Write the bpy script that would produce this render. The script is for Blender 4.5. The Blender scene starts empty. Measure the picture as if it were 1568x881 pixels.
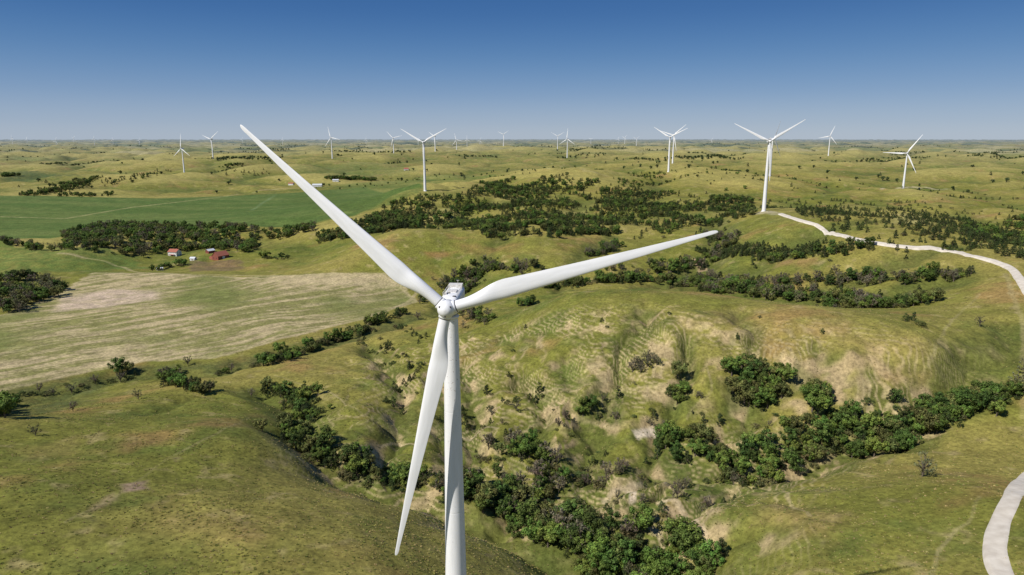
import bpy, math, random
import numpy as np
from mathutils import Matrix, Vector
random.seed(7); rng=np.random.default_rng(7)
scene=bpy.context.scene
# ------------------------------------------------------------------ survey camera
W,Hh,F=1568.0,881.0,1045.0
PITCH=math.radians(12.35); CAMZ=107.0
cP,sP=math.cos(PITCH),math.sin(PITCH)
def bearing(px,py):
    px=np.asarray(px,float);py=np.asarray(py,float)
    dx=(px-W/2)/F; dy=(Hh/2-py)/F
    y=cP+dy*sP; z=-sP+dy*cP
    hor=np.hypot(dx,y)
    return np.arctan2(dx,y), z/hor      # azimuth, slope
def on_plane(px,py,z):
    a,s=bearing(px,py); r=(CAMZ-z)/(-s)
    return r*np.sin(a), r*np.cos(a)
# ------------------------------------------------------------------ noise
perm=rng.permutation(256); perm=np.concatenate([perm,perm]).astype(np.int32)
ga=rng.uniform(0,2*math.pi,256); gx=np.cos(ga).astype(np.float32); gy=np.sin(ga).astype(np.float32)
def perlin(x,y):
    xi=np.floor(x);yi=np.floor(y);xf=(x-xi).astype(np.float32);yf=(y-yi).astype(np.float32)
    xi=xi.astype(np.int64)&255;yi=yi.astype(np.int64)&255
    u=xf*xf*xf*(xf*(xf*6-15)+10);v=yf*yf*yf*(yf*(yf*6-15)+10)
    def g(ix,iy,fx,fy):
        h=perm[perm[ix&255]+(iy&255)]
        return gx[h]*fx+gy[h]*fy
    a=g(xi,yi,xf,yf);b=g(xi+1,yi,xf-1,yf);c=g(xi,yi+1,xf,yf-1);d=g(xi+1,yi+1,xf-1,yf-1)
    return (a+(b-a)*u)*(1-v)+(c+(d-c)*u)*v
def fbm(x,y,lam,oct=4,gain=0.5,seed=0):
    s=0;a=1.0;t=0
    for i in range(oct):
        k=2.03**i/lam
        s=s+a*perlin(x*k+seed*17.3+i*5.1,y*k-seed*9.7+i*3.3);t+=a;a*=gain
    return s/t*1.6
def sstep(a,b,x):
    t=np.clip((x-a)/(b-a),0,1);return t*t*(3-2*t)
# ------------------------------------------------------------------ polygons
def sdf(x,y,poly):
    """signed distance, negative inside"""
    d=np.full(x.shape,1e12);ins=np.zeros(x.shape,bool);n=len(poly)
    for i in range(n):
        ax,ay=poly[i];bx,by=poly[(i+1)%n]
        ex,ey=bx-ax,by-ay;L=ex*ex+ey*ey+1e-9
        t=np.clip(((x-ax)*ex+(y-ay)*ey)/L,0,1)
        d=np.minimum(d,(x-ax-t*ex)**2+(y-ay-t*ey)**2)
        c=((ay>y)!=(by>y))
        xx=ax+(y-ay)/(by-ay+1e-12)*ex
        ins^=c&(x<xx)
    d=np.sqrt(d);return np.where(ins,-d,d)
def ldist(x,y,pl):
    d=np.full(x.shape,1e12)
    for i in range(len(pl)-1):
        ax,ay=pl[i];bx,by=pl[i+1];ex,ey=bx-ax,by-ay;L=ex*ex+ey*ey+1e-9
        t=np.clip(((x-ax)*ex+(y-ay)*ey)/L,0,1)
        d=np.minimum(d,(x-ax-t*ex)**2+(y-ay-t*ey)**2)
    return np.sqrt(d)
CROP_PX=[(-60,625),(0,600),(100,577),(220,554),(330,549),(430,520),(560,488),(640,462),(618,436),(590,421),(400,425),(250,418),(140,418),(90,450),(0,482),(-60,490)]
GREEN_PX=[(-60,300),(-60,372),(0,367),(100,362),(300,352),(480,343),(545,330),(600,300),(650,287),(560,287),(400,298),(240,304),(60,300)]
def planepoly(P,z): return [tuple(map(float,on_plane(a,b,z))) for a,b in P]
FLATS=[planepoly(CROP_PX,-32),planepoly(GREEN_PX,-28)]
ROADRIDGE=planepoly([(1178,323),(1215,334)],27)+planepoly([(1260,350),(1350,372),(1450,384),(1525,400),(1565,430),(1600,480)],20)
# water-cut draws: (line, depth, half width)
CUTS=[(planepoly([(400,590),(440,610),(470,650),(450,680),(510,715),(600,740),(660,745),(740,780),(860,830),(960,865),(1060,890)],-26),9,14),
 (planepoly([(740,780),(800,730),(880,735),(1000,705),(1150,722),(1300,685),(1450,650),(1560,600)],-26),10,16),
 (planepoly([(0,625),(180,568),(330,568),(430,540),(560,505),(650,482),(740,455),(830,440)],-34),4,11),
 (planepoly([(700,560),(730,610),(720,680),(760,760)],-26),7,8),(planepoly([(790,590),(830,620),(840,680),(850,730)],-26),7,8),
 (planepoly([(980,550),(940,600),(900,650),(900,730)],-22),8,9),(planepoly([(1060,590),(1010,640),(1000,700)],-22),7,8),
 (planepoly([(1130,560),(1150,610),(1130,660),(1130,710)],-20),6,9),(planepoly([(1260,600),(1280,640),(1290,680)],-18),5,9),(planepoly([(1400,600),(1390,630),(1380,670)],-12),4,7),
 (planepoly([(560,510),(600,560),(620,620),(590,680),(600,735)],-28),7,9),(planepoly([(930,790),(980,765),(1060,740)],-28),6,5),(planepoly([(960,860),(1010,810),(1060,790),(1120,760)],-28),7,7),
 (planepoly([(660,570),(690,640),(680,740)],-28),5,7),(planepoly([(870,590),(880,640),(860,720)],-26),4,6),
 (planepoly([(330,600),(400,600)],-24),4,9),(planepoly([(230,640),(300,608)],-24),3,8),
 (planepoly([(830,440),(960,430),(1100,446),(1220,458),(1350,468),(1440,462)],-10),9,20),(planepoly([(1060,430),(1200,436),(1350,428),(1480,420)],-2),6,15),
 (planepoly([(670,440),(700,415),(760,390),(800,365)],-15),7,16),(planepoly([(960,430),(1060,405),(1110,380),(1080,350)],-8),9,18),(planepoly([(1060,410),(1180,395),(1330,380)],0),7,16),(planepoly([(850,420),(900,390),(940,370)],-10),6,14)]
# ------------------------------------------------------------------ turbines (hub px, hub py, base py, rotor angle, yaw)
TURB=[(278,222,263,-2,30),(323,206,240,50,20),(507,208,240,-20,25),(602,209,236,-45,10),(649,221,295,-60,8),
(666,210,234,60,30),(699,212,232,-20,20),(771,206,227,55,10),(854,208,230,60,10),(869,209,238,0,35),
(1026,212,265,-58,20),(1032,207,250,48,20),(1178,216,323,-63,8),(1183,216,273,30,-30),(1271,211,241,20,30),(1390,229,289,32,38),
(17,203,222,-10,30),(84,205,222,20,20),(947,206,219,10,20),(957,207,220,40,20),(975,207,221,50,10),(735,208,221,20,20),(715,209,222,0,10),
(212,207,220,30,20),(143,208,220,10,20),(560,208,219,10,20),(640,208,219,40,20),(40,208,219,15,20),(112,208,219,50,20),(172,208,219,-10,20),(370,208,219,30,20),(432,208,219,5,20),(1090,208,219,30,20),(905,208,219,60,20)]
tb=[]
for (px,hy,by,ang,yaw) in TURB:
    a,s1=bearing(px,hy);a2,s2=bearing(px,by)
    r=80.0/(s1-s2); z=CAMZ+r*s2
    if by-hy<60: z=float(np.clip(z,0,38)); r=(CAMZ-z)/(-s2)
    tb.append((r*math.sin(a),r*math.cos(a),float(z),ang,yaw))
# ------------------------------------------------------------------ terrain control points
CP=[(100,860,6),(300,800,2),(550,850,-3),(300,690,-8),(100,680,-6),(0,760,6),(-100,650,-5),(-200,800,6),
(500,730,-25),(440,640,-24),(640,745,-28),(740,780,-29),(870,830,-32),(1020,875,-34),(600,800,-12),(450,760,-10),(380,650,-10),
(1200,850,-12),(1400,850,-4),(1560,870,2),(1110,790,-18),(980,765,-24),(1300,760,-12),(1500,740,-6),(1700,800,2),
(1150,715,-26),(1300,680,-22),(1450,650,-16),(1540,600,-8),(1000,700,-29),(850,700,-31),(760,690,-32),
(850,610,-20),(1000,610,-18),(1150,590,-12),(1300,590,-8),(1100,520,5),(900,510,-1),(1300,520,8),(1000,448,12),(1150,475,13),(800,500,-12),(1450,540,6),(1350,485,11),(870,455,4),(1500,480,8),(1650,560,5),
(100,500,-32),(300,480,-32),(500,450,-32),(0,560,-32),(600,430,-31),(-100,520,-32),
(180,568,-36),(430,537,-36),(560,507,-36),(650,475,-35),(30,610,-36),(740,455,-32),
(600,580,-26),(550,640,-24),(200,620,-24),(330,600,-26),(650,540,-28),(700,640,-31),(620,680,-30),
(270,385,-30),(340,392,-30),(200,340,-29),(500,310,-24),(50,320,-29),(100,400,-32),(450,400,-26),(-100,380,-30),
(900,434,-20),(1000,428,-16),(1100,446,-14),(1250,464,-8),(1400,462,0),
(600,375,-4),(750,368,2),(540,400,-18),(850,395,-8),(700,410,-22),(1300,400,8),(1450,405,14),(1200,430,-8),(1100,405,-10),
(650,330,-8),(800,295,14),(950,300,12),(900,335,0),(850,272,27),(1100,345,10),(1000,375,-6),(1225,338,25),(1330,366,22),(1500,392,20),(1560,430,16),(1500,350,0),(1700,400,15),
(100,290,-14),(50,262,0),(200,250,8),(100,235,12),(400,275,-8),(400,240,10),(600,268,-6),(750,250,15),(900,250,20),(1100,275,20),(1300,282,14),(1450,312,8),(1530,270,20),(1300,250,20),(1000,235,20),(600,230,15),(1400,235,20),(200,228,15),(-100,250,5),(1700,300,10)]
cx=[];cy=[];cz=[]
for px,py,z in CP:
    x,y=on_plane(px,py,z);cx.append(x);cy.append(y);cz.append(z)
for t in tb[:16]: cx.append(t[0]);cy.append(t[1]);cz.append(t[2])
for a,r,z in [(0,100,0),(-30,100,2),(30,100,0),(-60,100,0),(60,100,0),(-60,400,-10),(60,400,0),(-60,1500,0),(60,1500,0),(-60,5000,10),(60,5000,10),(0,7000,16),(-30,7000,16),(30,7000,16),(-5,118,0)]:
    cx.append(r*math.sin(math.radians(a)));cy.append(r*math.cos(math.radians(a)));cz.append(z)
cx=np.array(cx,float);cy=np.array(cy,float);cz=np.array(cz,float)
cu=np.arctan2(cx,cy);cv=np.log(np.hypot(cx,cy))
def kern(d2): return 0.5*d2*np.log(d2+1e-9)
NCP=len(cx)
K=kern((cu[:,None]-cu)**2+(cv[:,None]-cv)**2)+np.eye(NCP)*0.0006
Pm=np.stack([np.ones(NCP),cu,cv],1)
A=np.block([[K,Pm],[Pm.T,np.zeros((3,3))]])
wts=np.linalg.solve(A,np.concatenate([cz,np.zeros(3)]))
def smooth_h(x,y):
    sh=x.shape;x=x.ravel();y=y.ravel()
    u=np.clip(np.arctan2(x,y),-1.05,1.05);rr=np.hypot(x,y);v=np.log(np.clip(rr,100,7000))
    out=np.empty(len(x))
    for i in range(0,len(x),60000):
        uu=u[i:i+60000].astype(np.float32);vv=v[i:i+60000].astype(np.float32)
        d2=(uu[:,None]-cu.astype(np.float32))**2+(vv[:,None]-cv.astype(np.float32))**2
        out[i:i+60000]=kern(d2)@wts[:NCP].astype(np.float32)+wts[NCP]+wts[NCP+1]*uu+wts[NCP+2]*vv
    out=np.clip(out,-45,60)
    back=sstep(1.0,1.5,np.abs(np.arctan2(x,y)));out=out*(1-back)
    far=sstep(5000,7500,rr);out=out*(1-far)+16*far
    return out.reshape(sh)
def valley(x,y):
    w=fbm(x,y,500,2,seed=3)*90
    return np.abs(perlin((x+w)/330+4.2,(y-w)/330+1.7))*1.0+0.45*np.abs(perlin((x+w)/140+9.2,(y+w)/140))
CUTV=None
def height(x,y):
    global CUTV
    x=np.asarray(x,float);y=np.asarray(y,float)
    h=smooth_h(x,y);r=np.hypot(x,y)
    flat=np.ones(x.shape)
    for P in FLATS:
        m=sdf(x,y,P);flat*=sstep(-5,70,m)
    rd=0.03+0.97*sstep(30,130,ldist(x,y,ROADRIDGE))
    mid=sstep(430,950,r)*flat*rd
    h=h+mid*((valley(x,y)-0.33)*(38+26*sstep(1500,4500,r))+(1-sstep(1500,2500,r))*(7*np.abs(perlin(x/62+2,y/62+7))-2))
    near=(1-sstep(700,1300,r))*(0.2+0.8*rd)
    h=h+near*(0.15+0.85*flat)*(fbm(x,y,75,3,seed=1)*3.0)
    g=gully_gate(x,y)
    wx=x+fbm(x,y,26,2,seed=6)*7;wy=y+fbm(x,y,26,2,seed=7)*7
    h=h+near*flat*g*(8*np.abs(perlin(wx/38+3,wy/38+8))+4.2*np.abs(perlin(wx/15+3,wy/15+8))-3.3)
    h=h+near*flat*(1-g)*(1.6*np.abs(perlin(wx/30+1,wy/30+5)))*sstep(-0.1,0.4,fbm(x,y,120,2,seed=19))
    h=h+near*flat*fbm(x,y,9,2,seed=5)*0.4
    wb=fbm(x,y,26,3,seed=9)*9
    c_=np.zeros(x.shape)
    for pl,dp,wd in CUTS:
        pa=np.array(pl);k=(x>pa[:,0].min()-80)&(x<pa[:,0].max()+80)&(y>pa[:,1].min()-80)&(y<pa[:,1].max()+80)
        if not k.any(): continue
        d=ldist(x[k]+wb[k],y[k]-wb[k],pl);c_[k]=np.maximum(c_[k],dp*np.exp(-(d/wd)**1.3))
    h=h-c_;CUTV=c_
    h=h+sstep(5000,9000,r)*fbm(x,y,2500,3,seed=8)*38
    return h
GULLY=planepoly([(540,520),(700,490),(800,540),(950,545),(1150,600),(1400,600),(1420,640),(1200,730),(1180,840),(1000,850),(700,760),(520,700),(560,600)],-22)
def gully_gate(x,y): # gullied ground in the draws only
    return 1-sstep(-10,35,sdf(x,y,GULLY))
def locate(pts):
    a,s=bearing([p[0] for p in pts],[p[1] for p in pts])
    rr=np.exp(np.linspace(math.log(110),math.log(30000),800))
    X=np.sin(a)[:,None]*rr;Y=np.cos(a)[:,None]*rr
    Hh_=height(X,Y);Z=CAMZ+s[:,None]*rr
    d=Z-Hh_;out=[]
    for i in range(len(pts)):
        k=np.argmax(d[i]<0)
        if k==0: k=len(rr)-1
        t=d[i,k-1]/(d[i,k-1]-d[i,k]+1e-9);t=min(max(t,0),1)
        r=rr[k-1]+(rr[k]-rr[k-1])*t
        out.append((math.sin(a[i])*r,math.cos(a[i])*r))
    return out
def dens(pl,step=40):
    o=[]
    for (a,b),(c,d) in zip(pl[:-1],pl[1:]):
        m=max(1,int(math.hypot(c-a,d-b)/step))
        for i in range(m): o.append((a+(c-a)*i/m,b+(d-b)*i/m))
    o.append(pl[-1]);return o
# ------------------------------------------------------------------ helpers
def mat(name,color,rough=0.8,metal=0.0):
    m=bpy.data.materials.new(name);m.use_nodes=True
    b=m.node_tree.nodes["Principled BSDF"];b.inputs["Base Color"].default_value=(*color,1);b.inputs["Roughness"].default_value=rough
    b.inputs["Metallic"].default_value=metal
    return m
def noisemat(name,c1,c2,scale,rough=0.8,bump=0.0,detail=6):
    m=mat(name,c1,rough);nt=m.node_tree;N=nt.nodes;L=nt.links;b=N["Principled BSDF"]
    tc=N.new("ShaderNodeTexCoord");no=N.new("ShaderNodeTexNoise");no.inputs["Scale"].default_value=scale;no.inputs["Detail"].default_value=detail
    L.new(tc.outputs["Object"],no.inputs["Vector"])
    cr=N.new("ShaderNodeValToRGB");cr.color_ramp.elements[0].position=0.35;cr.color_ramp.elements[1].position=0.65
    cr.color_ramp.elements[0].color=(*c1,1);cr.color_ramp.elements[1].color=(*c2,1)
    L.new(no.outputs["Fac"],cr.inputs["Fac"]);L.new(cr.outputs["Color"],b.inputs["Base Color"])
    if bump:
        bp=N.new("ShaderNodeBump");bp.inputs["Distance"].default_value=bump;L.new(no.outputs["Fac"],bp.inputs["Height"]);L.new(bp.outputs["Normal"],b.inputs["Normal"])
    return m
def mesh_obj(name,V,Fc,mats=(),smooth=False,parent=None,link=True):
    me=bpy.data.meshes.new(name);me.from_pydata(V,[],Fc);me.update()
    for m in mats: me.materials.append(m)
    if smooth:
        me.polygons.foreach_set("use_smooth",[True]*len(me.polygons))
    o=bpy.data.objects.new(name,me)
    if link: scene.collection.objects.link(o)
    if parent: o.parent=parent
    return o
def inst(name,me,loc=(0,0,0),rotz=0,scale=1,parent=None):
    o=bpy.data.objects.new(name,me);o.location=loc;o.rotation_euler=(0,0,rotz);o.scale=(scale,)*3 if not hasattr(scale,'__len__') else scale
    scene.collection.objects.link(o)
    if parent:o.parent=parent
    return o
# ------------------------------------------------------------------ painted ground regions (surveyed)
def L_(P): return locate(P)
CROP=L_(dens(CROP_PX+[CROP_PX[0]],120)); GREENF=L_(GREEN_PX)
REG=[
 ([(-60,372),(100,380),(205,394),(225,412),(100,416),(0,424),(-60,430)],(0.12,0.18,0.04),4,0.85),
 ([(440,300),(500,290),(640,286),(660,292),(560,325),(480,318)],(0.10,0.15,0.035),8,0.7),
 ([(0,264),(60,262),(130,268),(40,278),(0,276)],(0.06,0.10,0.03),20,0.8),
 ([(520,283),(700,268),(760,268),(640,285)],(0.13,0.19,0.045),15,0.6),
 ([(420,255),(600,248),(640,262),(520,270)],(0.12,0.17,0.045),25,0.5),
 ([(0,560),(100,577),(220,560),(330,556),(430,532),(560,500),(640,478),(650,490),(560,520),(430,552),(330,575),(180,585),(0,640)],(0.095,0.115,0.035),6,0.8),
 ([(430,425),(590,421),(615,436),(600,442),(500,436),(400,433)],(0.54,0.44,0.25),3,0.8),
 ([(290,400),(370,398),(375,412),(290,416)],(0.20,0.14,0.08),3,0.8),
 ([(100,455),(170,442),(240,446),(242,458),(170,470),(80,478)],(0.62,0.48,0.35),5,0.9),
 ([(185,742),(225,735),(225,750),(190,755)],(0.44,0.30,0.21),1.5,0.85),
 ([(135,775),(175,755),(180,765),(140,785)],(0.38,0.27,0.16),1.5,0.6),
 ([(30,690),(120,670),(110,690),(40,705)],(0.36,0.26,0.10),6,0.6),([(250,780),(420,800),(380,830),(230,810)],(0.35,0.25,0.09),10,0.5),([(1180,770),(1300,790),(1260,820),(1160,800)],(0.37,0.26,0.10),8,0.55),
 ([(968,660),(1000,655),(1040,662),(1000,670),(975,672)],(0.72,0.61,0.45),0.8,0.98),
 ([(960,755),(972,752),(974,766),(962,768)],(0.66,0.54,0.39),0.6,0.95),
 ([(1000,788),(1040,780),(1070,800),(1085,818),(1060,812),(1030,798)],(0.55,0.42,0.26),1,0.7),
 ([(1062,396),(1078,396),(1085,415),(1070,418)],(0.56,0.39,0.25),2,0.9),
 ([(712,410),(722,410),(722,430),(714,432)],(0.48,0.33,0.22),2,0.85),
 ([(650,385),(700,385),(690,393),(655,395)],(0.33,0.19,0.07),4,0.7),
 ([(640,330),(700,318),(705,335),(650,345)],(0.42,0.38,0.13),6,0.85),
 ([(750,300),(800,296),(800,310),(760,312)],(0.40,0.35,0.11),8,0.85),
 ([(830,325),(900,322),(890,342),(820,340)],(0.37,0.33,0.11),8,0.75),
 ([(1300,520),(1400,520),(1400,545),(1320,550)],(0.36,0.25,0.10),12,0.5),
 ([(1240,500),(1300,495),(1290,510),(1245,512)],(0.38,0.25,0.11),5,0.6),([(1350,570),(1420,570),(1410,585),(1350,585)],(0.38,0.25,0.10),5,0.6),([(1050,490),(1130,480),(1130,500),(1060,505)],(0.36,0.25,0.10),9,0.45),
 ([(700,372),(800,372),(790,385),(700,385)],(0.32,0.20,0.07),8,0.55),
 ([(1180,400),(1250,396),(1250,404),(1190,408)],(0.35,0.22,0.09),6,0.65),
 ([(1360,330),(1420,335),(1420,345),(1370,342)],(0.44,0.39,0.15),8,0.75),
]
REGW=[(L_(P),c,f,s) for P,c,f,s in REG]
TRK=[([(925,768),(935,755),(960,750),(990,745),(1020,740)],0.9,(0.64,0.52,0.35),0.85),
 ([(700,668),(735,660),(760,655)],0.8,(0.56,0.45,0.28),0.7),([(1010,770),(1050,790),(1075,810),(1080,830)],0.9,(0.58,0.46,0.29),0.8),([(985,800),(1010,820),(1020,850)],0.8,(0.56,0.45,0.28),0.7),
 ([(560,500),(590,478),(625,462),(640,445)],1.2,(0.52,0.42,0.24),0.8),
 ([(420,575),(500,600),(580,650),(620,680)],0.5,(0.42,0.35,0.17),0.6),([(560,690),(610,680),(650,690)],0.6,(0.54,0.43,0.26),0.7),
 ([(780,670),(830,650),(880,640),(940,655)],0.6,(0.50,0.40,0.22),0.7),([(700,620),(780,600),(870,600),(930,580)],0.6,(0.48,0.38,0.21),0.6),
 ([(720,650),(760,690),(770,720)],0.6,(0.48,0.38,0.21),0.6),([(950,600),(1000,590),(1060,600)],0.6,(0.50,0.40,0.22),0.6),([(1030,760),(1100,740),(1180,750),(1240,790)],0.5,(0.46,0.37,0.2),0.55),
 ([(1050,640),(1090,600),(1080,560)],0.5,(0.46,0.37,0.2),0.5),([(1420,560),(1450,500),(1500,450)],0.6,(0.42,0.35,0.18),0.4),([(100,800),(180,760),(260,700),(380,640)],0.4,(0.40,0.33,0.16),0.4),
 ([(0,332),(100,335),(200,318),(330,303),(420,290),(480,287)],3.0,(0.48,0.42,0.2),0.7),
 ([(90,388),(160,400),(215,418),(400,423),(590,420)],2.0,(0.50,0.42,0.22),0.7),
 ([(1350,290),(1400,287),(1450,290)],3,(0.54,0.46,0.28),0.8),([(385,322),(400,312),(420,300)],3,(0.2,0.27,0.12),0.6),
 ([(930,270),(860,255),(840,258)],4,(0.46,0.40,0.18),0.6),([(1568,640),(1568,500),(1540,420)],1.2,(0.42,0.35,0.17),0.45),
 ([(1190,328),(1170,324),(1165,327)],5,(0.52,0.46,0.32),0.8),([(1500,760),(1480,800),(1440,840),(1430,880)],0.5,(0.42,0.35,0.17),0.5)]
TRKW=[(L_(dens(P,25)),w,c,s) for P,w,c,s in TRK]
# ------------------------------------------------------------------ terrain mesh
azf=np.radians(np.linspace(-46,46,1050))
azc=np.radians(np.arange(-180,-46,4));azc2=np.radians(np.arange(50,180,4))
AZ=np.concatenate([azc,azf,azc2])
def geo(a,b,n_): return np.exp(np.linspace(math.log(a),math.log(b),n_,endpoint=False))
RR=np.concatenate([[0.5,10,30,60,90],geo(120,1000,600),geo(1000,7000,420),geo(7000,45000,110),[45000]])
X=np.sin(AZ)[None,:]*RR[:,None];Y=np.cos(AZ)[None,:]*RR[:,None]
Z=height(X,Y);cut=CUTV.ravel().copy()
nr,nc=X.shape
dzr=np.gradient(Z,RR,axis=0);dza=np.gradient(Z,AZ,axis=1)/RR[:,None]
slope=np.hypot(dzr,dza).ravel()
x=X.ravel();y=Y.ravel();r=np.hypot(x,y);zf=Z.ravel()
def C(*c): return np.array(c,float)
def mixc(col,c,m): return col*(1-m[:,None])+c*m[:,None]
n1=fbm(x,y,160,4,seed=11);n2=fbm(x,y,45,4,seed=12,gain=0.6);n3=fbm(x,y,14,3,seed=13,gain=0.7)
col=np.tile(C(0.205,0.205,0.040),(len(x),1))
col=mixc(col,C(0.310,0.265,0.070),sstep(-0.3,0.4,n1+0.5*n2)*0.85)
col=mixc(col,C(0.115,0.150,0.030),sstep(0.05,0.5,-n1*0.6+n2*0.9)*0.75)
col=mixc(col,C(0.350,0.205,0.085),sstep(0.12,0.5,fbm(x,y,70,4,seed=15,gain=0.65))*0.6)
col=mixc(col,C(0.46,0.36,0.17),sstep(0.15,0.6,n3)*0.55)
gg=gully_gate(x,y)*(r<700)
col=mixc(col,C(0.095,0.120,0.028),sstep(1.5,5,cut)*0.7)
sl=sstep(0.40,0.72,slope)*(r<900)
col=mixc(col,C(0.48,0.36,0.20),np.clip(sl*(0.2+gg)*sstep(-0.1,0.35,fbm(x,y,22,3,seed=17,gain=0.7)),0,1)*0.8)
# cattle terracettes following the contours of steep slopes
terr=np.clip(np.sin((zf+0.5*fbm(x,y,11,2,seed=27))*2*math.pi/1.3)-0.2,0,1)
col=mixc(col,C(0.54,0.43,0.23),np.clip(terr*1.3,0,1)*sstep(0.20,0.40,slope)*(r<450)*gg*sstep(-0.3,0.2,fbm(x,y,50,2,seed=28))*0.75)
col=mixc(col,C(0.09,0.12,0.028),gg*sstep(0.1,0.5,fbm(x,y,24,3,seed=18))*0.55)
vv=valley(x,y);midm=sstep(600,1100,r)
col=mixc(col,C(0.120,0.150,0.034),midm*(1-sstep(0.02,0.20,vv))*0.75)
col=mixc(col,C(0.42,0.36,0.11),midm*sstep(0.20,0.50,vv)*0.75)
farm=sstep(2800,5500,r)
pt=fbm(x,y,900,3,seed=21)
col=mixc(col,C(0.11,0.16,0.05),farm*sstep(0.1,0.2,pt)*0.6)
col=mixc(col,C(0.46,0.40,0.2),farm*sstep(0.12,0.25,fbm(x,y,1300,2,seed=23))*0.6)
col=mixc(col,C(0.045,0.07,0.03),farm*sstep(0.24,0.3,fbm(x/1.8,y,420,3,seed=22))*0.8)
jx=x+fbm(x,y,14,3,seed=31)*4*np.clip(r/300,1,8);jy=y+fbm(x,y,14,3,seed=32)*4*np.clip(r/300,1,8)
def paint(P,c,f,s,jit=True):
    global col
    P=np.array(P);x0,y0=P.min(0)-60;x1,y1=P.max(0)+60
    idx=np.where((x>x0)&(x<x1)&(y>y0)&(y<y1))[0]
    if len(idx)==0:return
    xx,yy=(jx[idx],jy[idx]) if jit else (x[idx],y[idx])
    d=sdf(xx,yy,[tuple(p) for p in P])
    m=(1-sstep(-f,f,d))*s*(0.55+0.45*sstep(-0.3,0.2,n3[idx]) if jit else 1)
    cc=c(idx) if callable(c) else c
    col[idx]=col[idx]*(1-m[:,None])+cc*m[:,None]
p0=np.array(on_plane(0,590,-32));p1=np.array(on_plane(560,480,-32));dv=(p1-p0)/np.linalg.norm(p1-p0)
def cropc(idx):
    xx=x[idx];yy=y[idx];w=fbm(xx,yy,120,2,seed=41)*20
    u=(xx*dv[0]+yy*dv[1]);v=(-xx*dv[1]+yy*dv[0])+w
    s1=fbm(u/10,v,11,3,seed=42,gain=0.7);s2=fbm(u/18,v,4.5,2,seed=43);s3=fbm(xx,yy,110,3,seed=44);s4=fbm(xx,yy,13,4,seed=46,gain=0.75)
    c=np.tile(C(0.255,0.245,0.085),(len(idx),1))
    m=sstep(-0.25,0.4,s1*0.9+s2*0.6+s3*0.4+s4*0.6)*0.95;c=c*(1-m[:,None])+C(0.54,0.435,0.245)*m[:,None]
    m=sstep(0.0,0.5,-s3*1.1+s2*0.3+s4*0.4-0.08)*0.8;c=c*(1-m[:,None])+C(0.175,0.205,0.055)*m[:,None]
    return c
def greenc(idx):
    xx=x[idx];yy=y[idx];s=fbm(xx/6,yy,60,3,seed=45)+0.4*fbm(xx,yy,40,2,seed=47)
    c=np.tile(C(0.095,0.155,0.036),(len(idx),1));m=sstep(-0.3,0.5,s)*0.8
    return c*(1-m[:,None])+C(0.155,0.20,0.055)*m[:,None]
paint(GREENF,greenc,6,0.97,False)
for P,c,f,s in REGW[:6]: paint(P,np.array(c),f,s)
jx,jy=x+(jx-x)*.4,y+(jy-y)*.4
P_=np.array(CROP);idx=np.where((x>P_[:,0].min()-30)&(x<P_[:,0].max()+30)&(y>P_[:,1].min()-30)&(y<P_[:,1].max()+30))[0]
dc_=sdf(jx[idx],jy[idx],CROP);cc_=cropc(idx)
mb=(1-sstep(2,7,-dc_))*sstep(-0.3,0.1,n2[idx])*0.6;cc_=cc_*(1-mb[:,None])+C(0.54,0.44,0.25)*mb[:,None]
m_=(1-sstep(-1.5,1.5,dc_))*0.97;col[idx]=col[idx]*(1-m_[:,None])+cc_*m_[:,None]
for P,c,f,s in REGW[6:]: paint(P,np.array(c),f,s)
for P,w,c,s in TRKW:
    Pa=np.array(P);x0,y0=Pa.min(0)-30;x1,y1=Pa.max(0)+30
    idx=np.where((x>x0)&(x<x1)&(y>y0)&(y<y1))[0]
    d=ldist(x[idx]+n3[idx]*1.2,y[idx]-n3[idx]*1.2,P);m=(1-sstep(w*0.6,w*1.8,d))*s*(0.5+0.5*sstep(-0.3,0.3,n2[idx]))
    col[idx]=col[idx]*(1-m[:,None])+np.array(c)*m[:,None]
col*=0.83
haze_tint=(1-np.exp(-np.maximum(r-1500,0)/20000))*0.9  # aerial haze painted into the ground colour, bluer with distance
col=mixc(col,C(0.21,0.26,0.30),np.clip(haze_tint,0,0.75))
me=bpy.data.meshes.new("ground")
me.vertices.add(nr*nc);me.vertices.foreach_set("co",np.stack([x,y,zf],1).astype(np.float32).ravel())
i=np.arange(nr-1)[:,None]*nc+np.arange(nc)[None,:]
j=np.arange(nr-1)[:,None]*nc+(np.arange(nc)[None,:]+1)%nc
q=np.stack([i,j,j+nc,i+nc],-1).reshape(-1,4)[:,::-1]
nf=len(q)
me.loops.add(nf*4);me.loops.foreach_set("vertex_index",q.astype(np.int32).ravel())
me.polygons.add(nf);me.polygons.foreach_set("loop_start",np.arange(nf,dtype=np.int32)*4)
me.polygons.foreach_set("use_smooth",np.ones(nf,bool))
me.update(calc_edges=True)
at=me.attributes.new("Col","FLOAT_COLOR","POINT")
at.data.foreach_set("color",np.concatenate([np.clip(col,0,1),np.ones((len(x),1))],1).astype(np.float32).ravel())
gm=mat("ground_material",(0.2,0.2,0.05),0.95);nt=gm.node_tree;N=nt.nodes;L=nt.links;b=N["Principled BSDF"]
b.inputs["Specular IOR Level"].default_value=0.1
a_=N.new("ShaderNodeAttribute");a_.attribute_name="Col";tc=N.new("ShaderNodeTexCoord")
def nz(scale,det,rough=0.6):
    k=N.new("ShaderNodeTexNoise");k.inputs["Scale"].default_value=scale;k.inputs["Detail"].default_value=det;k.inputs["Roughness"].default_value=rough
    L.new(tc.outputs["Object"],k.inputs["Vector"]);return k
k1=nz(0.55,5,0.75);k2=nz(0.09,4,0.7)
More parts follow.
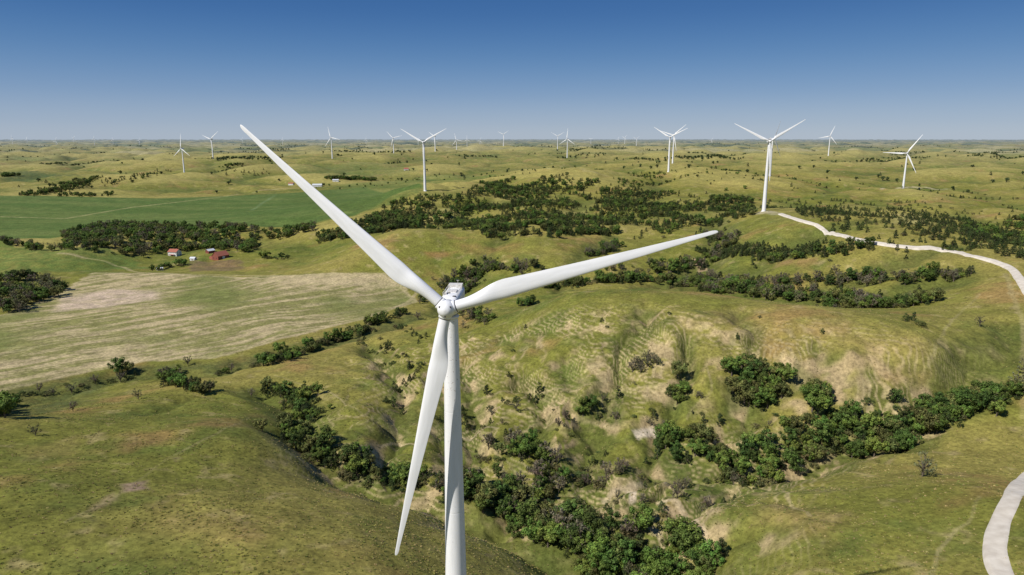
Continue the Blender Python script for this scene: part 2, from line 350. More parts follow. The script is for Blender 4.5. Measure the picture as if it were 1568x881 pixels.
mr=N.new("ShaderNodeMapRange");mr.inputs[1].default_value=0.3;mr.inputs[2].default_value=0.7;mr.inputs[3].default_value=0.52;mr.inputs[4].default_value=1.48
L.new(k1.outputs["Fac"],mr.inputs[0])
mr2=N.new("ShaderNodeMapRange");mr2.inputs[1].default_value=0.3;mr2.inputs[2].default_value=0.7;mr2.inputs[3].default_value=0.74;mr2.inputs[4].default_value=1.26
L.new(k2.outputs["Fac"],mr2.inputs[0])
mm=N.new("ShaderNodeMath");mm.operation='MULTIPLY';L.new(mr.outputs[0],mm.inputs[0]);L.new(mr2.outputs[0],mm.inputs[1])
vm=N.new("ShaderNodeVectorMath");vm.operation='SCALE';L.new(a_.outputs["Color"],vm.inputs[0]);L.new(mm.outputs[0],vm.inputs["Scale"])
L.new(vm.outputs[0],b.inputs["Base Color"])
bp=N.new("ShaderNodeBump");bp.inputs["Distance"].default_value=0.6;bp.inputs["Strength"].default_value=0.6
L.new(k1.outputs["Fac"],bp.inputs["Height"]);L.new(bp.outputs["Normal"],b.inputs["Normal"])
me.materials.append(gm)
ground=bpy.data.objects.new("ground",me);scene.collection.objects.link(ground)
# ------------------------------------------------------------------ gravel roads
gravel=noisemat("gravel",(0.54,0.48,0.39),(0.66,0.60,0.50),0.35,0.95,0.02)
def road(name,px,width,lift=0.12):
    P=np.array(L_(px));
    pts=[]
    Q=np.vstack([2*P[0]-P[1],P,2*P[-1]-P[-2]])
    for k in range(1,len(Q)-2):
        seg=np.linalg.norm(Q[k+1]-Q[k]);m=max(2,int(seg/1.6))
        for t in np.arange(m)/m:
            a,b2,c,d=Q[k-1],Q[k],Q[k+1],Q[k+2]
            pts.append(0.5*((2*b2)+(-a+c)*t+(2*a-5*b2+4*c-d)*t*t+(-a+3*b2-3*c+d)*t**3))
    pts=np.array(pts+[P[-1]]);tg=np.gradient(pts,axis=0);tg/=np.linalg.norm(tg,axis=1)[:,None];nn=np.stack([tg[:,1],-tg[:,0]],1)
    offs=np.linspace(-0.5,0.5,9);V=[];Fc=[]
    L_s=np.concatenate([[0],np.cumsum(np.linalg.norm(np.diff(pts,axis=0),axis=1))])
    wj=width*(1+0.05*np.sin(L_s*0.11)+0.03*np.sin(L_s*0.33))
    G=pts[:,None,:]+nn[:,None,:]*(offs[None,:,None]*wj[:,None,None])
    zc=height(G[...,0],G[...,1])
    # graded bed: follows a smoothed centre line level
    cl=zc[:,4];kk=9;pad=np.pad(cl,kk,mode='edge');sm=np.convolve(pad,np.ones(2*kk+1)/(2*kk+1),'valid')
    zg=np.maximum(zc,0.5*zc+0.5*sm[:,None])
    crown=lift+0.12*(1-(2*offs)**2)
    for a in range(len(pts)):
        for k in range(9):
            zz=zg[a,k]+crown[k] if 0<k<8 else zc[a,k]-0.3
            V.append((G[a,k,0],G[a,k,1],zz))
    for a in range(len(pts)-1):
        for k in range(8):
            q0=a*9+k;Fc.append((q0,q0+1,q0+10,q0+9))
    return mesh_obj(name,V,Fc,[gravel],True)
road("gravel_road",[(1640,690),(1600,710),(1570,735),(1548,765),(1532,800),(1524,835),(1528,865),(1545,900)],5.8,0.2)
road("gravel_road",[(1195,328),(1225,338),(1260,352),(1300,364),(1350,374),(1400,380),(1450,386),(1490,393),(1525,402),(1548,412),(1562,428),(1575,450),(1600,480)],6.0,0.6)
# ------------------------------------------------------------------ plants
def leafmat(name,c,var=0.35):
    m=mat(name,c,0.75);nt=m.node_tree;N=nt.nodes;L=nt.links;b=N["Principled BSDF"];b.inputs["Specular IOR Level"].default_value=0.2
    a=N.new("ShaderNodeAttribute");a.attribute_name="Col";oi=N.new("ShaderNodeObjectInfo")
    mr=N.new("ShaderNodeMapRange");mr.inputs[3].default_value=1-var;mr.inputs[4].default_value=1+var;L.new(oi.outputs["Random"],mr.inputs[0])
    vm=N.new("ShaderNodeVectorMath");vm.operation='SCALE';L.new(a.outputs["Color"],vm.inputs[0]);L.new(mr.outputs[0],vm.inputs["Scale"])
    hs=N.new("ShaderNodeHueSaturation");mh=N.new("ShaderNodeMapRange");mh.inputs[3].default_value=0.475;mh.inputs[4].default_value=0.515
    mu=N.new("ShaderNodeMath");mu.operation='FRACT';mk=N.new("ShaderNodeMath");mk.operation='MULTIPLY';mk.inputs[1].default_value=17.3
    L.new(oi.outputs["Random"],mk.inputs[0]);L.new(mk.outputs[0],mu.inputs[0]);L.new(mu.outputs[0],mh.inputs[0]);L.new(mh.outputs[0],hs.inputs["Hue"])
    L.new(vm.outputs[0],hs.inputs["Color"]);L.new(hs.outputs["Color"],b.inputs["Base Color"])
    return m
bark=noisemat("bark",(0.09,0.07,0.05),(0.16,0.13,0.10),6)
leaf_d=leafmat("deciduous_leaves",(0.06,0.1,0.03));leaf_c=leafmat("cedar_foliage",(0.03,0.05,0.02));leaf_s=leafmat("shrub_foliage",(0.1,0.1,0.05))
def tube(V,Fc,p0,p1,r0,r1,n=6):
    p0=Vector(p0);p1=Vector(p1);d=(p1-p0).normalized();u=d.orthogonal().normalized();w=d.cross(u);b=len(V)
    for p,rr in((p0,r0),(p1,r1)):
        for k in range(n):
            a=2*math.pi*k/n;V.append(tuple(p+u*math.cos(a)*rr+w*math.sin(a)*rr))
    for k in range(n): Fc.append((b+k,b+(k+1)%n,b+n+(k+1)%n,b+n+k))
def plant(name,kind,seed,leafm,base,nleaf=1.0):
    R=random.Random(seed);V=[];Fc=[];mi=[]
    cc=[]
    if kind=='d':
        tube(V,Fc,(0,0,-0.06),(0.01,0.01,0.32),0.035,0.022);lean=(R.uniform(-.05,.05),R.uniform(-.05,.05))
        for k in range(34):
            while True:
                p=Vector((R.uniform(-1,1),R.uniform(-1,1),R.uniform(-1,1)))
                if 0.25<p.length<1:break
            wob=0.85+0.35*math.sin(math.atan2(p.y,p.x)*3+seed)
            c=Vector((p.x*0.42*wob+lean[0],p.y*0.42*wob+lean[1],0.54+p.z*0.36))
            cc.append((c,R.uniform(0.07,0.14),R.uniform(0.65,1.4),75))
        for k in range(7):
            c=cc[k*4][0];tube(V,Fc,(0,0,0.15+0.03*k),tuple(c),0.016,0.004,4)
    elif kind=='g':
        tube(V,Fc,(0,0,-0.06),(0.01,0.01,0.35),0.03,0.02)
        for k in range(22):
            a=R.uniform(0,6.28);rr=R.uniform(0.12,0.42);z=R.uniform(0.4,0.95)
            c=Vector((math.cos(a)*rr,math.sin(a)*rr,z));tube(V,Fc,(0,0,R.uniform(0.1,0.4)),tuple(c),0.014,0.004,4)
            for q in range(3):
                e=c+Vector((R.uniform(-.12,.12),R.uniform(-.12,.12),R.uniform(0,.14)));tube(V,Fc,tuple(c*0.8),tuple(e),0.006,0.002,3)
            cc.append((c,R.uniform(0.05,0.1),R.uniform(0.7,1.3),22))
    elif kind=='c':
        tube(V,Fc,(0,0,-0.06),(0,0,0.85),0.03,0.008)
        for k in range(40):
            h=R.random()**1.1;rad=0.34*(1-h)**0.65+0.03;a=R.uniform(0,6.28)
            rr=rad*R.uniform(0.45,1.05)
            cc.append((Vector((math.cos(a)*rr,math.sin(a)*rr,0.06+h*0.86)),R.uniform(0.05,0.10),R.uniform(0.65,1.35),50))
    elif kind=='s':
        for k in range(5):
            a=R.uniform(0,6.28);tube(V,Fc,(0,0,-0.1),(math.cos(a)*0.3,math.sin(a)*0.3,0.5),0.02,0.006,4)
        for k in range(22):
            a=R.uniform(0,6.28);rr=0.62*math.sqrt(R.random());z=0.15+0.6*math.sqrt(max(0,1-(rr/0.7)**2))*R.uniform(0.5,1.1)
            cc.append((Vector((math.cos(a)*rr,math.sin(a)*rr,z)),R.uniform(0.12,0.2),R.uniform(0.65,1.35),50))
    nb=len(Fc);mi=[0]*nb;fc=[(1,1,1)]*nb
    for c,rad,br,nl in cc:
        tint=R.uniform(-0.12,0.12)
        for _ in range(int(nl*nleaf)):
            d=Vector((R.gauss(0,1),R.gauss(0,1),R.gauss(0,1))).normalized()
            p=c+d*rad*R.uniform(0.55,1.15)
            nn=(d+Vector((R.gauss(0,1),R.gauss(0,1),R.gauss(0,1)))*0.35).normalized()
            s=R.uniform(0.016,0.034)*(1.5 if kind=='s' else 1)/math.sqrt(nleaf)
            if kind=='c': s*=0.8
            u=nn.orthogonal().normalized();w=nn.cross(u);a=R.uniform(0,6.28)
            u2=u*math.cos(a)+w*math.sin(a);w2=nn.cross(u2);b0=len(V)
            for sx,sy in((-1,-.6),(.2,-1),(1,.5),(-.3,1)): V.append(tuple(p+u2*s*sx+w2*s*sy*0.8))
            Fc.append((b0,b0+1,b0+2,b0+3));mi.append(1)
            g=br*R.uniform(0.8,1.2);fc.append((base[0]*g*(1+tint),base[1]*g,base[2]*g))
    me=bpy.data.meshes.new(name);me.from_pydata(V,[],Fc);me.materials.append(bark);me.materials.append(leafm)
    me.polygons.foreach_set("material_index",mi)
    at=me.attributes.new("Col","FLOAT_COLOR","FACE");at.data.foreach_set("color",np.concatenate([np.array(fc),np.ones((len(fc),1))],1).astype(np.float32).ravel())
    return me
DEC=[plant("deciduous_tree_mesh",'d',s,leaf_d,bc) for s,bc in ((1,(0.090,0.145,0.026)),(2,(0.115,0.165,0.031)),(3,(0.070,0.118,0.025)),(4,(0.125,0.138,0.040)))]
CED=[plant("cedar_tree_mesh",'c',s,leaf_c,bc) for s,bc in ((11,(0.053,0.076,0.021)),(12,(0.066,0.090,0.023)),(13,(0.046,0.068,0.022)))]
SHR=[plant("shrub_mesh",'s',s,leaf_s,bc) for s,bc in ((21,(0.105,0.125,0.034)),(22,(0.135,0.130,0.050)),(23,(0.078,0.105,0.030)))]
GRY=[plant("sparse_tree_mesh",'g',s,leaf_s,bc) for s,bc in ((31,(0.18,0.15,0.10)),(32,(0.145,0.145,0.07)))]
FAR=[plant("far_tree_mesh",'d',s,leaf_d,bc,0.2) for s,bc in ((51,(0.078,0.112,0.036)),(52,(0.058,0.085,0.032)))]+[plant("far_cedar_mesh",'c',53,leaf_c,(0.050,0.072,0.03),0.25)]
def tuft(seed,base):
    R=random.Random(seed);V=[];Fc=[];fc=[]
    for k in range(22):
        a=R.uniform(0,6.28);rr=R.uniform(0,0.45);x0,y0=math.cos(a)*rr,math.sin(a)*rr;b=R.uniform(0,6.28);w=R.uniform(.08,.16);h=R.uniform(.25,.5)
        b0=len(V);V+= [(x0-math.cos(b)*w,y0-math.sin(b)*w,-.1),(x0+math.cos(b)*w,y0+math.sin(b)*w,-.1),(x0+math.cos(a)*.25,y0+math.sin(a)*.25,h)]
        Fc.append((b0,b0+1,b0+2));g=R.uniform(.75,1.25);fc.append([c*g for c in base]+[1])
    me=bpy.data.meshes.new("grass_tuft_mesh");me.from_pydata(V,[],Fc);me.materials.append(leaf_s)
    at=me.attributes.new("Col","FLOAT_COLOR","FACE");at.data.foreach_set("color",np.array(fc,np.float32).ravel());return me
TUF=[tuft(41,(0.24,0.23,0.06)),tuft(42,(0.42,0.35,0.15)),tuft(43,(0.15,0.18,0.045))]
def source(name,meshes):
    c=bpy.data.collections.new(name)
    for m in meshes: c.objects.link(bpy.data.objects.new(m.name.replace("_mesh",""),m))
    return c
def scatter_object(name,meshes,P,S):
    P=np.array(P);S=np.array(S)
    z=height(P[:,0],P[:,1])
    me=bpy.data.meshes.new(name);me.vertices.add(len(P));me.vertices.foreach_set("co",np.stack([P[:,0],P[:,1],z],1).astype(np.float32).ravel())
    a=me.attributes.new("size","FLOAT_VECTOR","POINT")
    w=S*rng.uniform(0.85,1.25,len(S));a.data.foreach_set("vector",np.stack([w,w,S],1).astype(np.float32).ravel())
    a=me.attributes.new("rot","FLOAT_VECTOR","POINT");a.data.foreach_set("vector",np.stack([rng.normal(0,.05,len(S)),rng.normal(0,.05,len(S)),rng.uniform(0,6.28,len(S))],1).astype(np.float32).ravel())
    a=me.attributes.new("pick","INT","POINT");a.data.foreach_set("value",rng.integers(0,len(meshes),len(S)).astype(np.int32))
    o=bpy.data.objects.new(name,me);scene.collection.objects.link(o)
    ng=bpy.data.node_groups.new(name+"_nodes","GeometryNodeTree")
    ng.interface.new_socket("Geometry",in_out='INPUT',socket_type='NodeSocketGeometry');ng.interface.new_socket("Geometry",in_out='OUTPUT',socket_type='NodeSocketGeometry')
    N=ng.nodes;L=ng.links;gi=N.new("NodeGroupInput");go=N.new("NodeGroupOutput");ip=N.new("GeometryNodeInstanceOnPoints");ci=N.new("GeometryNodeCollectionInfo")
    ci.inputs["Collection"].default_value=source(name+"_models",meshes);ci.inputs["Separate Children"].default_value=True;ci.inputs["Reset Children"].default_value=True
    def na(nm,t):
        k=N.new("GeometryNodeInputNamedAttribute");k.data_type=t;k.inputs["Name"].default_value=nm;return k
    ip.inputs["Pick Instance"].default_value=True
    L.new(gi.outputs[0],ip.inputs["Points"]);L.new(ci.outputs[0],ip.inputs["Instance"])
    L.new(na("pick",'INT').outputs["Attribute"],ip.inputs["Instance Index"]);L.new(na("rot",'FLOAT_VECTOR').outputs["Attribute"],ip.inputs["Rotation"]);L.new(na("size",'FLOAT_VECTOR').outputs["Attribute"],ip.inputs["Scale"])
    L.new(ip.outputs[0],go.inputs[0])
    md=o.modifiers.new("scatter",'NODES');md.node_group=ng
    return o
acc={'d':([],[]),'c':([],[]),'s':([],[]),'g':([],[]),'f':([],[])}
def put(k,x,y,s): acc[k][0].append((x,y));acc[k][1].append(s)
def belt(px,width,nper,mix,smin,smax,step=30):
    P=np.array(L_(dens(px,step)))
    for a,b in zip(P[:-1],P[1:]):
        Ls=np.linalg.norm(b-a)
        if Ls>250: continue
        for _ in range(max(1,int(Ls/10*nper*1.3+random.random()))):
            t=random.random();c=a+(b-a)*t;w=width*random.gauss(0,0.5)
            d=(b-a)/(Ls+1e-6);k=random.choice(mix);s=random.uniform(smin,smax)*random.choice((0.75,1,1.1,1.25))
            if k=='s': s*=0.5
            if k=='c': s*=0.8
            put(k,c[0]-d[1]*w,c[1]+d[0]*w,s)
def area(px,n_,mix,smin,smax,thr=None,lam=90,valw=False):
    P=np.array(L_(px));x0,y0=P.min(0);x1,y1=P.max(0)
    X_=rng.uniform(x0,x1,n_*12);Y_=rng.uniform(y0,y1,n_*12)
    k=sdf(X_,Y_,[tuple(p) for p in P])<0
    if thr is not None: k&=fbm(X_,Y_,lam,3,seed=51)>thr
    if valw: k&=(valley(X_,Y_)<rng.uniform(0.12,0.75,len(X_))**1.3)
    X_=X_[k][:n_];Y_=Y_[k][:n_]
    for a,b in zip(X_,Y_):
        kk=random.choice(mix);s=random.uniform(smin,smax)
        if kk=='s': s*=0.5
        if kk=='c': s*=0.8
        put(kk,a,b,s)
# draw in the foreground
belt([(440,600),(475,625),(470,650),(440,665),(455,690),(500,705),(550,715),(600,735),(650,735)],8,7,"ccdsdsd",4.5,8.5)
belt([(440,665),(480,690),(530,730),(590,745),(650,742)],6,6,"ccdssd",4,7)
belt([(700,740),(730,765),(760,775),(800,790),(860,815),(900,835),(960,860),(1020,880),(1080,900)],11,10,"cddcdsg",5.5,9.5)
belt([(780,700),(820,700),(850,740),(830,760),(760,770)],8,7,"dgcsd",5,8.5)
belt([(860,800),(900,850),(950,890),(1040,890)],11,9,"cdds",6,10)
belt([(640,730),(700,750),(720,760)],5,5,"sgc",3,6)
belt([(1010,690),(1060,700),(1110,705),(1150,715),(1190,715),(1230,690)],10,8,"dcdsd",5,9)
belt([(1100,735),(1150,735),(1195,735)],6,6,"ddcs",5,8)
belt([(1230,690),(1270,680),(1330,680),(1380,680),(1390,665),(1440,645),(1490,625),(1530,610)],10,9,"dddsc",5,9.5)
belt([(1250,660),(1320,640),(1380,645),(1430,635),(1500,615)],8,5,"ddcs",5,9)
belt([(1500,620),(1560,605),(1600,590)],6,4,"dgs",5,8)
area([(1100,570),(1150,560),(1205,560),(1200,610),(1150,625),(1100,600)],38,"dddc",7,11)
area([(1235,600),(1265,595),(1275,620),(1240,625)],10,"dd",7,10)
area([(400,590),(430,595),(420,610),(400,608)],8,"ccd",5,8)
belt([(650,580),(620,590),(590,590)],4,3,"ccs",4,5.5);belt([(600,610),(590,620)],3,4,"sc",4,6)
belt([(255,575),(270,590),(300,600),(320,605)],6,5,"gscd",5,8)
belt([(870,735),(920,735),(960,730)],5,4,"gs",4,8);belt([(740,690),(760,720),(790,750)],7,4,"gsd",4,7)
belt([(890,630),(925,635)],3,4,"cds",5,7)
area([(960,560),(1000,550),(1010,570),(970,580)],9,"gg",5,8)
belt([(1020,610),(1050,600)],3,4,"ds",5,7);belt([(970,640),(1000,635)],2,2,"s",4,6)
# creek by crop field
belt([(0,640),(0,625)],4,3,"d",7,9)
belt([(400,560),(430,555),(460,540),(510,525),(550,515),(565,500),(620,480)],6,6,"dcsds",5,9)
belt([(0,615),(60,605),(140,590),(210,580)],5,2.4,"ssg",4,6)
belt([(330,575),(400,560)],5,3,"ssgd",4,6)
belt([(610,500),(630,510),(650,520)],4,3,"cs",3,5)
belt([(545,525),(590,530),(640,575)],7,2,"css",4,6)
belt([(640,460),(700,470),(740,500)],10,4,"gscd",4,7.5)
# farm and woods
area([(100,385),(95,360),(150,345),(300,347),(390,352),(480,347),(485,356),(400,372),(385,390),(290,385),(220,395),(150,388)],850,"dddgds",7,12)
area([(0,480),(0,430),(60,425),(100,440),(95,455),(50,465),(40,480)],100,"ddg",7,12)
area([(480,360),(535,350),(530,368),(490,375)],60,"ddc",6,10)
belt([(400,395),(440,398)],4,2,"ds",6,9);belt([(0,372),(45,375),(60,385),(100,382)],8,3,"dg",6,10);belt([(235,415),(250,412),(290,405)],4,2,"ds",6,9)
# centre
belt([(665,440),(690,440),(720,445),(700,420),(740,420),(745,400)],13,6,"dgdsc",5,9.5)
belt([(740,415),(780,415),(830,410)],8,6,"dg",5,8)
belt([(790,470),(815,468)],5,5,"dc",5,7)
belt([(830,440),(900,436),(960,428),(1040,432)],10,8,"ddsc",5,9)
belt([(1040,432),(1100,446),(1160,450),(1220,458),(1280,462),(1350,472),(1390,470),(1420,462)],10,10,"ddscdg",5,9)
belt([(1180,444),(1240,445),(1300,452),(1350,462)],8,4,"dscg",4,7)
belt([(1060,430),(1150,438),(1250,432),(1350,430),(1440,425),(1490,420)],11,7,"dgcs",5,9)
belt([(1150,400),(1230,392),(1290,385),(1335,378)],12,7,"cdcs",5,8.5)
belt([(1000,415),(1050,410),(1100,395),(1115,375),(1085,360)],14,7,"ccdg",5,9)
belt([(890,390),(930,388),(940,375)],9,6,"cdg",5,9);belt([(900,410),(1000,420)],10,3,"gds",4,7)
belt([(1390,488),(1420,505)],3,3,"sc",4,6);belt([(1340,365),(1400,400)],6,1,"c",5,7)
# cedar hills
area([(490,375),(545,338),(600,312),(650,300),(705,300),(760,280),(850,272),(950,285),(1050,297),(1150,305),(1160,330),(1060,345),(1000,372),(900,358),(850,366),(740,366),(640,350),(560,360)],3600,"cccd",6,10,thr=-0.14,lam=130,valw=True)
area([(490,375),(600,312),(705,300),(850,272),(1150,305),(1160,330),(1000,372),(740,366),(560,360)],450,"cccs",5,8)
area([(520,362),(600,325),(660,312),(640,350),(560,362)],480,"cccd",7,11,thr=-0.15)
area([(690,330),(760,345),(860,352),(960,350),(900,365),(740,362)],460,"ccd",7,10,thr=-0.1,lam=70)
area([(1160,312),(1300,320),(1568,330),(1640,345),(1640,420),(1568,400),(1480,385),(1400,372),(1300,358),(1230,332)],1500,"cccs",5,8,thr=-0.02,lam=110,valw=True)
area([(1200,315),(1568,325),(1640,345),(1640,420),(1480,382),(1300,355)],260,"cccs",4,7)
area([(1470,340),(1640,335),(1640,385),(1500,378)],420,"ccd",6,9,thr=-0.05,lam=80)
area([(1060,380),(1330,370),(1330,385),(1200,400),(1080,400)],280,"ccs",5,8,thr=0,lam=70)
area([(1050,270),(1568,290),(1568,330),(1150,310)],200,"cs",5,8,thr=0.12,lam=120,valw=True)
area([(700,275),(1000,262),(1150,290),(900,290)],200,"cd",5,8,thr=0.1,lam=150,valw=True)
# left cedars strings
belt([(35,300),(80,295),(110,285),(135,275)],30,5,"dc",7,11,15);belt([(90,300),(170,300)],25,4,"dc",6,9,15)
belt([(150,280),(200,272),(260,262)],40,1.2,"c",6,9,15);belt([(100,245),(130,258)],40,6,"dc",7,10,15);belt([(0,270),(30,270)],15,6,"d",8,11,15)
belt([(500,275),(540,274),(575,277)],15,7,"d",7,10,15);belt([(340,262),(420,268)],40,1,"c",6,9,15);belt([(345,258),(370,252)],25,3,"dc",6,9,15);belt([(160,278),(230,272)],25,1.5,"dc",6,9,15)
area([(250,300),(420,285),(640,270),(1000,262),(1568,262),(1568,300),(60,290)],150,"cds",5,8,thr=0.12,lam=400)
# individual scattered trees over hills
area([(0,600),(600,560),(700,640),(1500,560),(1550,480),(900,470),(600,500),(200,560)],16,"cs",3.5,5)
area([(560,590),(1200,600),(1150,760),(1000,860),(720,700)],130,"sscg",2,6)
# far bands
Nf=52000
fa=rng.uniform(-0.75,0.75,Nf);fr=np.exp(rng.uniform(math.log(1700),math.log(11000),Nf));fx=np.sin(fa)*fr;fy=np.cos(fa)*fr
keep=((fbm(fx/1.8,fy,420,3,seed=22)>0.27)&(fr>2600))|((fbm(fx,fy,260,3,seed=61)>0.33)&(valley(fx,fy)<0.15))|(rng.random(Nf)<0.008)
for P in FLATS: keep&=sdf(fx,fy,P)>0
for a,b in zip(fx[keep],fy[keep]): put("f",a,b,random.uniform(7,12))
scatter_object("deciduous_woodland",DEC,*acc['d'])
scatter_object("cedar_woodland",CED,*acc['c'])
scatter_object("shrub_thicket",SHR,*acc['s'])
scatter_object("sparse_woodland",GRY,*acc['g'])
scatter_object("distant_woodland",FAR,*acc['f'])
# tufts
Nt=52000
ta=rng.uniform(-0.72,0.72,Nt);tr=np.exp(rng.uniform(math.log(150),math.log(520),Nt));tx=np.sin(ta)*tr;ty=np.cos(ta)*tr
k=(fbm(tx,ty,30,3,seed=71)>rng.uniform(-0.6,0.5,Nt))&(sdf(tx,ty,CROP)>1);tx=tx[k];ty=ty[k]
scatter_object("grass_tufts",TUF,np.stack([tx,ty],1),rng.uniform(0.3,0.75,len(tx)))
# single trees
def single(name,ms,px,py,s):
    x_,y_=L_([(px,py)])[0];z_=float(height(np.array([x_]),np.array([y_]))[0])
    inst(name,random.choice(ms),(x_,y_,z_-0.1),random.uniform(0,6.28),(s*random.uniform(.95,1.15),s*random.uniform(.95,1.15),s))
for a in [(183,574,12),(195,572,9),(1037,578,10),(1202,585,11),(1252,632,12),(1372,617,7),(8,640,13),(430,545,11),(265,590,9),(1140,620,12),(1175,625,11),(820,700,9),(1515,615,10),(270,407,9)]: single("deciduous_tree",DEC,*a)
for a in [(745,604,6),(826,603,7),(948,609,5),(1102,650,6),(1124,735,6.5),(592,537,5.5),(558,522,4.5),(602,622,6),(617,635,4),(708,640,7),(714,655,6),(1386,492,5),(988,746,3),(820,618,5),(1000,640,5)]: single("cedar_tree",CED,*a)
for a in [(1412,730,9),(288,560,7),(212,612,6),(112,630,5),(55,668,5),(1560,600,10),(640,490,7),(1500,500,6),(742,498,6),(385,608,5),(1035,830,6)]: single("sparse_tree",GRY,*a)
# ------------------------------------------------------------------ wind turbine
tm=mat("turbine_paint",(0.8,0.8,0.8),0.42);nt=tm.node_tree;N=nt.nodes;L=nt.links;b=N["Principled BSDF"]
tc=N.new("ShaderNodeTexCoord");mp=N.new("ShaderNodeMapping");mp.inputs["Scale"].default_value=(1,1,0.12);L.new(tc.outputs["Object"],mp.inputs[0])
n_=N.new("ShaderNodeTexNoise");n_.inputs["Scale"].default_value=1.6;n_.inputs["Detail"].default_value=8;L.new(mp.outputs[0],n_.inputs["Vector"])
cr=N.new("ShaderNodeValToRGB");e=cr.color_ramp.elements;e[0].position=0.3;e[0].color=(0.84,0.84,0.85,1);e[1].position=0.75;e[1].color=(0.73,0.73,0.73,1)
L.new(n_.outputs["Fac"],cr.inputs[0]);L.new(cr.outputs[0],b.inputs["Base Color"])
dark=mat("turbine_dark_trim",(0.06,0.055,0.05),0.7);grime=noisemat("turbine_grime",(0.50,0.46,0.41),(0.75,0.74,0.72),3,0.6)
# weathered tower: small rust flecks near the top and faint streaks
tw_=tm.copy();tw_.name="tower_paint";nt=tw_.node_tree;N=nt.nodes;L=nt.links;b=N["Principled BSDF"]
src=b.inputs["Base Color"].links[0].from_socket;tc2=N.new("ShaderNodeTexCoord")
nf_=N.new("ShaderNodeTexNoise");nf_.inputs["Scale"].default_value=2.6;nf_.inputs["Detail"].default_value=3;L.new(tc2.outputs["Object"],nf_.inputs["Vector"])
m1=N.new("ShaderNodeMapRange");m1.inputs[1].default_value=0.66;m1.inputs[2].default_value=0.70;L.new(nf_.outputs["Fac"],m1.inputs[0])
sz=N.new("ShaderNodeSeparateXYZ");L.new(tc2.outputs["Object"],sz.inputs[0]);m2=N.new("ShaderNodeMapRange");m2.inputs[1].default_value=55;m2.inputs[2].default_value=76;m2.inputs[3].default_value=0.15;m2.inputs[4].default_value=0.9;L.new(sz.outputs["Z"],m2.inputs[0])
mu_=N.new("ShaderNodeMath");mu_.operation='MULTIPLY';L.new(m1.outputs[0],mu_.inputs[0]);L.new(m2.outputs[0],mu_.inputs[1])
mxr=N.new("ShaderNodeMix");mxr.data_type='RGBA';L.new(mu_.outputs[0],mxr.inputs[0]);L.new(src,mxr.inputs[6]);mxr.inputs[7].default_value=(0.22,0.15,0.10,1);L.new(mxr.outputs[2],b.inputs["Base Color"])
def lathe(prof,n=48):
    V=[];Fc=[]
    for rr,z in prof:
        for k in range(n): a=2*math.pi*k/n;V.append((rr*math.cos(a),rr*math.sin(a),z))
    for i_ in range(len(prof)-1):
        for k in range(n): Fc.append((i_*n+k,i_*n+(k+1)%n,(i_+1)*n+(k+1)%n,(i_+1)*n+k))
    Fc.append(tuple(range(n))[::-1]);Fc.append(tuple(range((len(prof)-1)*n,len(prof)*n)))
    return V,Fc
TH=78.0
def trad(z): return 2.35+(1.2-2.35)*(z/TH)
prof=[(2.9,-3),(2.9,0.15),(trad(0),0.15),(trad(.3),0.3)]
for s in (20,42,61):
    prof+=[(trad(s-.2),s-0.2),(trad(s),s-0.12),(trad(s)-0.02,s-0.03),(trad(s)-0.02,s+0.03),(trad(s),s+0.12),(trad(s+.2),s+0.2)]
prof+=[(1.21,TH-0.6),(1.2,TH-0.4),(1.36,TH-0.38),(1.36,TH-0.05),(1.25,TH)]
V,Fc=lathe(prof);tower_me=mesh_obj("tower",V,Fc,[tw_],False,link=False).data
tower_me.polygons.foreach_set("use_smooth",[abs(p.normal.z)<0.3 for p in tower_me.polygons])
def box(V,Fc,c,s):
    b0=len(V)
    for dz in(-1,1):
        for dy in(-1,1):
            for dx in(-1,1): V.append((c[0]+dx*s[0]/2,c[1]+dy*s[1]/2,c[2]+dz*s[2]/2))
    for f in((0,2,3,1),(4,5,7,6),(0,1,5,4),(2,6,7,3),(0,4,6,2),(1,3,7,5)): Fc.append(tuple(b0+q for q in f))
V=[];Fc=[];box(V,Fc,(0,-2.32,2.2),(0.95,0.16,2.2));box(V,Fc,(0,-2.75,0.6),(1.3,0.8,0.9))
door_me=mesh_obj("door",V,Fc,[grime],link=False).data
def loft(secs,n=28,p=4.0):
    V=[];Fc=[]
    for y_,w,h,zc in secs:
        for k in range(n):
            a=2*math.pi*k/n;c,s=math.cos(a),math.sin(a)
            V.append((w/2*abs(c)**(2/p)*(1 if c>=0 else -1),y_,zc+h/2*abs(s)**(2/p)*(1 if s>=0 else -1)))
    for i_ in range(len(secs)-1):
        for k in range(n): Fc.append((i_*n+k,(i_+1)*n+k,(i_+1)*n+(k+1)%n,i_*n+(k+1)%n))
    Fc.append(tuple(range(n)));Fc.append(tuple(range((len(secs)-1)*n,len(secs)*n))[::-1]);return V,Fc
V,Fc=loft([(-2.35,1.7,1.7,0.0),(-2.3,2.2,2.2,0.0),(-1.9,2.6,2.7,0.05),(-1.0,2.9,3.1,0.12),(0,3.1,3.3,0.15),(3,3.2,3.4,0.15),(6,3.1,3.2,0.2),(7.4,2.8,2.7,0.35),(7.7,2.4,2.2,0.4)])
nac_me=mesh_obj("nacelle",V,Fc,[tm],True,link=False).data
V=[];Fc=[];box(V,Fc,(0,6.1,2.05),(2.4,1.5,0.6));box(V,Fc,(0,2.4,1.9),(1.5,1.8,0.18));box(V,Fc,(-0.9,0.3,1.9),(0.5,0.7,0.28))
for sx in(-1,1):
    box(V,Fc,(sx*1.2,2.5,2.18),(0.06,6.0,0.06))
    for yy in(-0.4,1.1,2.6,4.1,5.4): box(V,Fc,(sx*1.2,yy,1.97),(0.06,0.06,0.5))
box(V,Fc,(0.6,4.6,2.5),(0.06,0.06,1.5));box(V,Fc,(0.6,4.6,3.3),(0.5,0.06,0.06))
roof_me=mesh_obj("nacelle_roof_gear",V,Fc,[grime],link=False).data
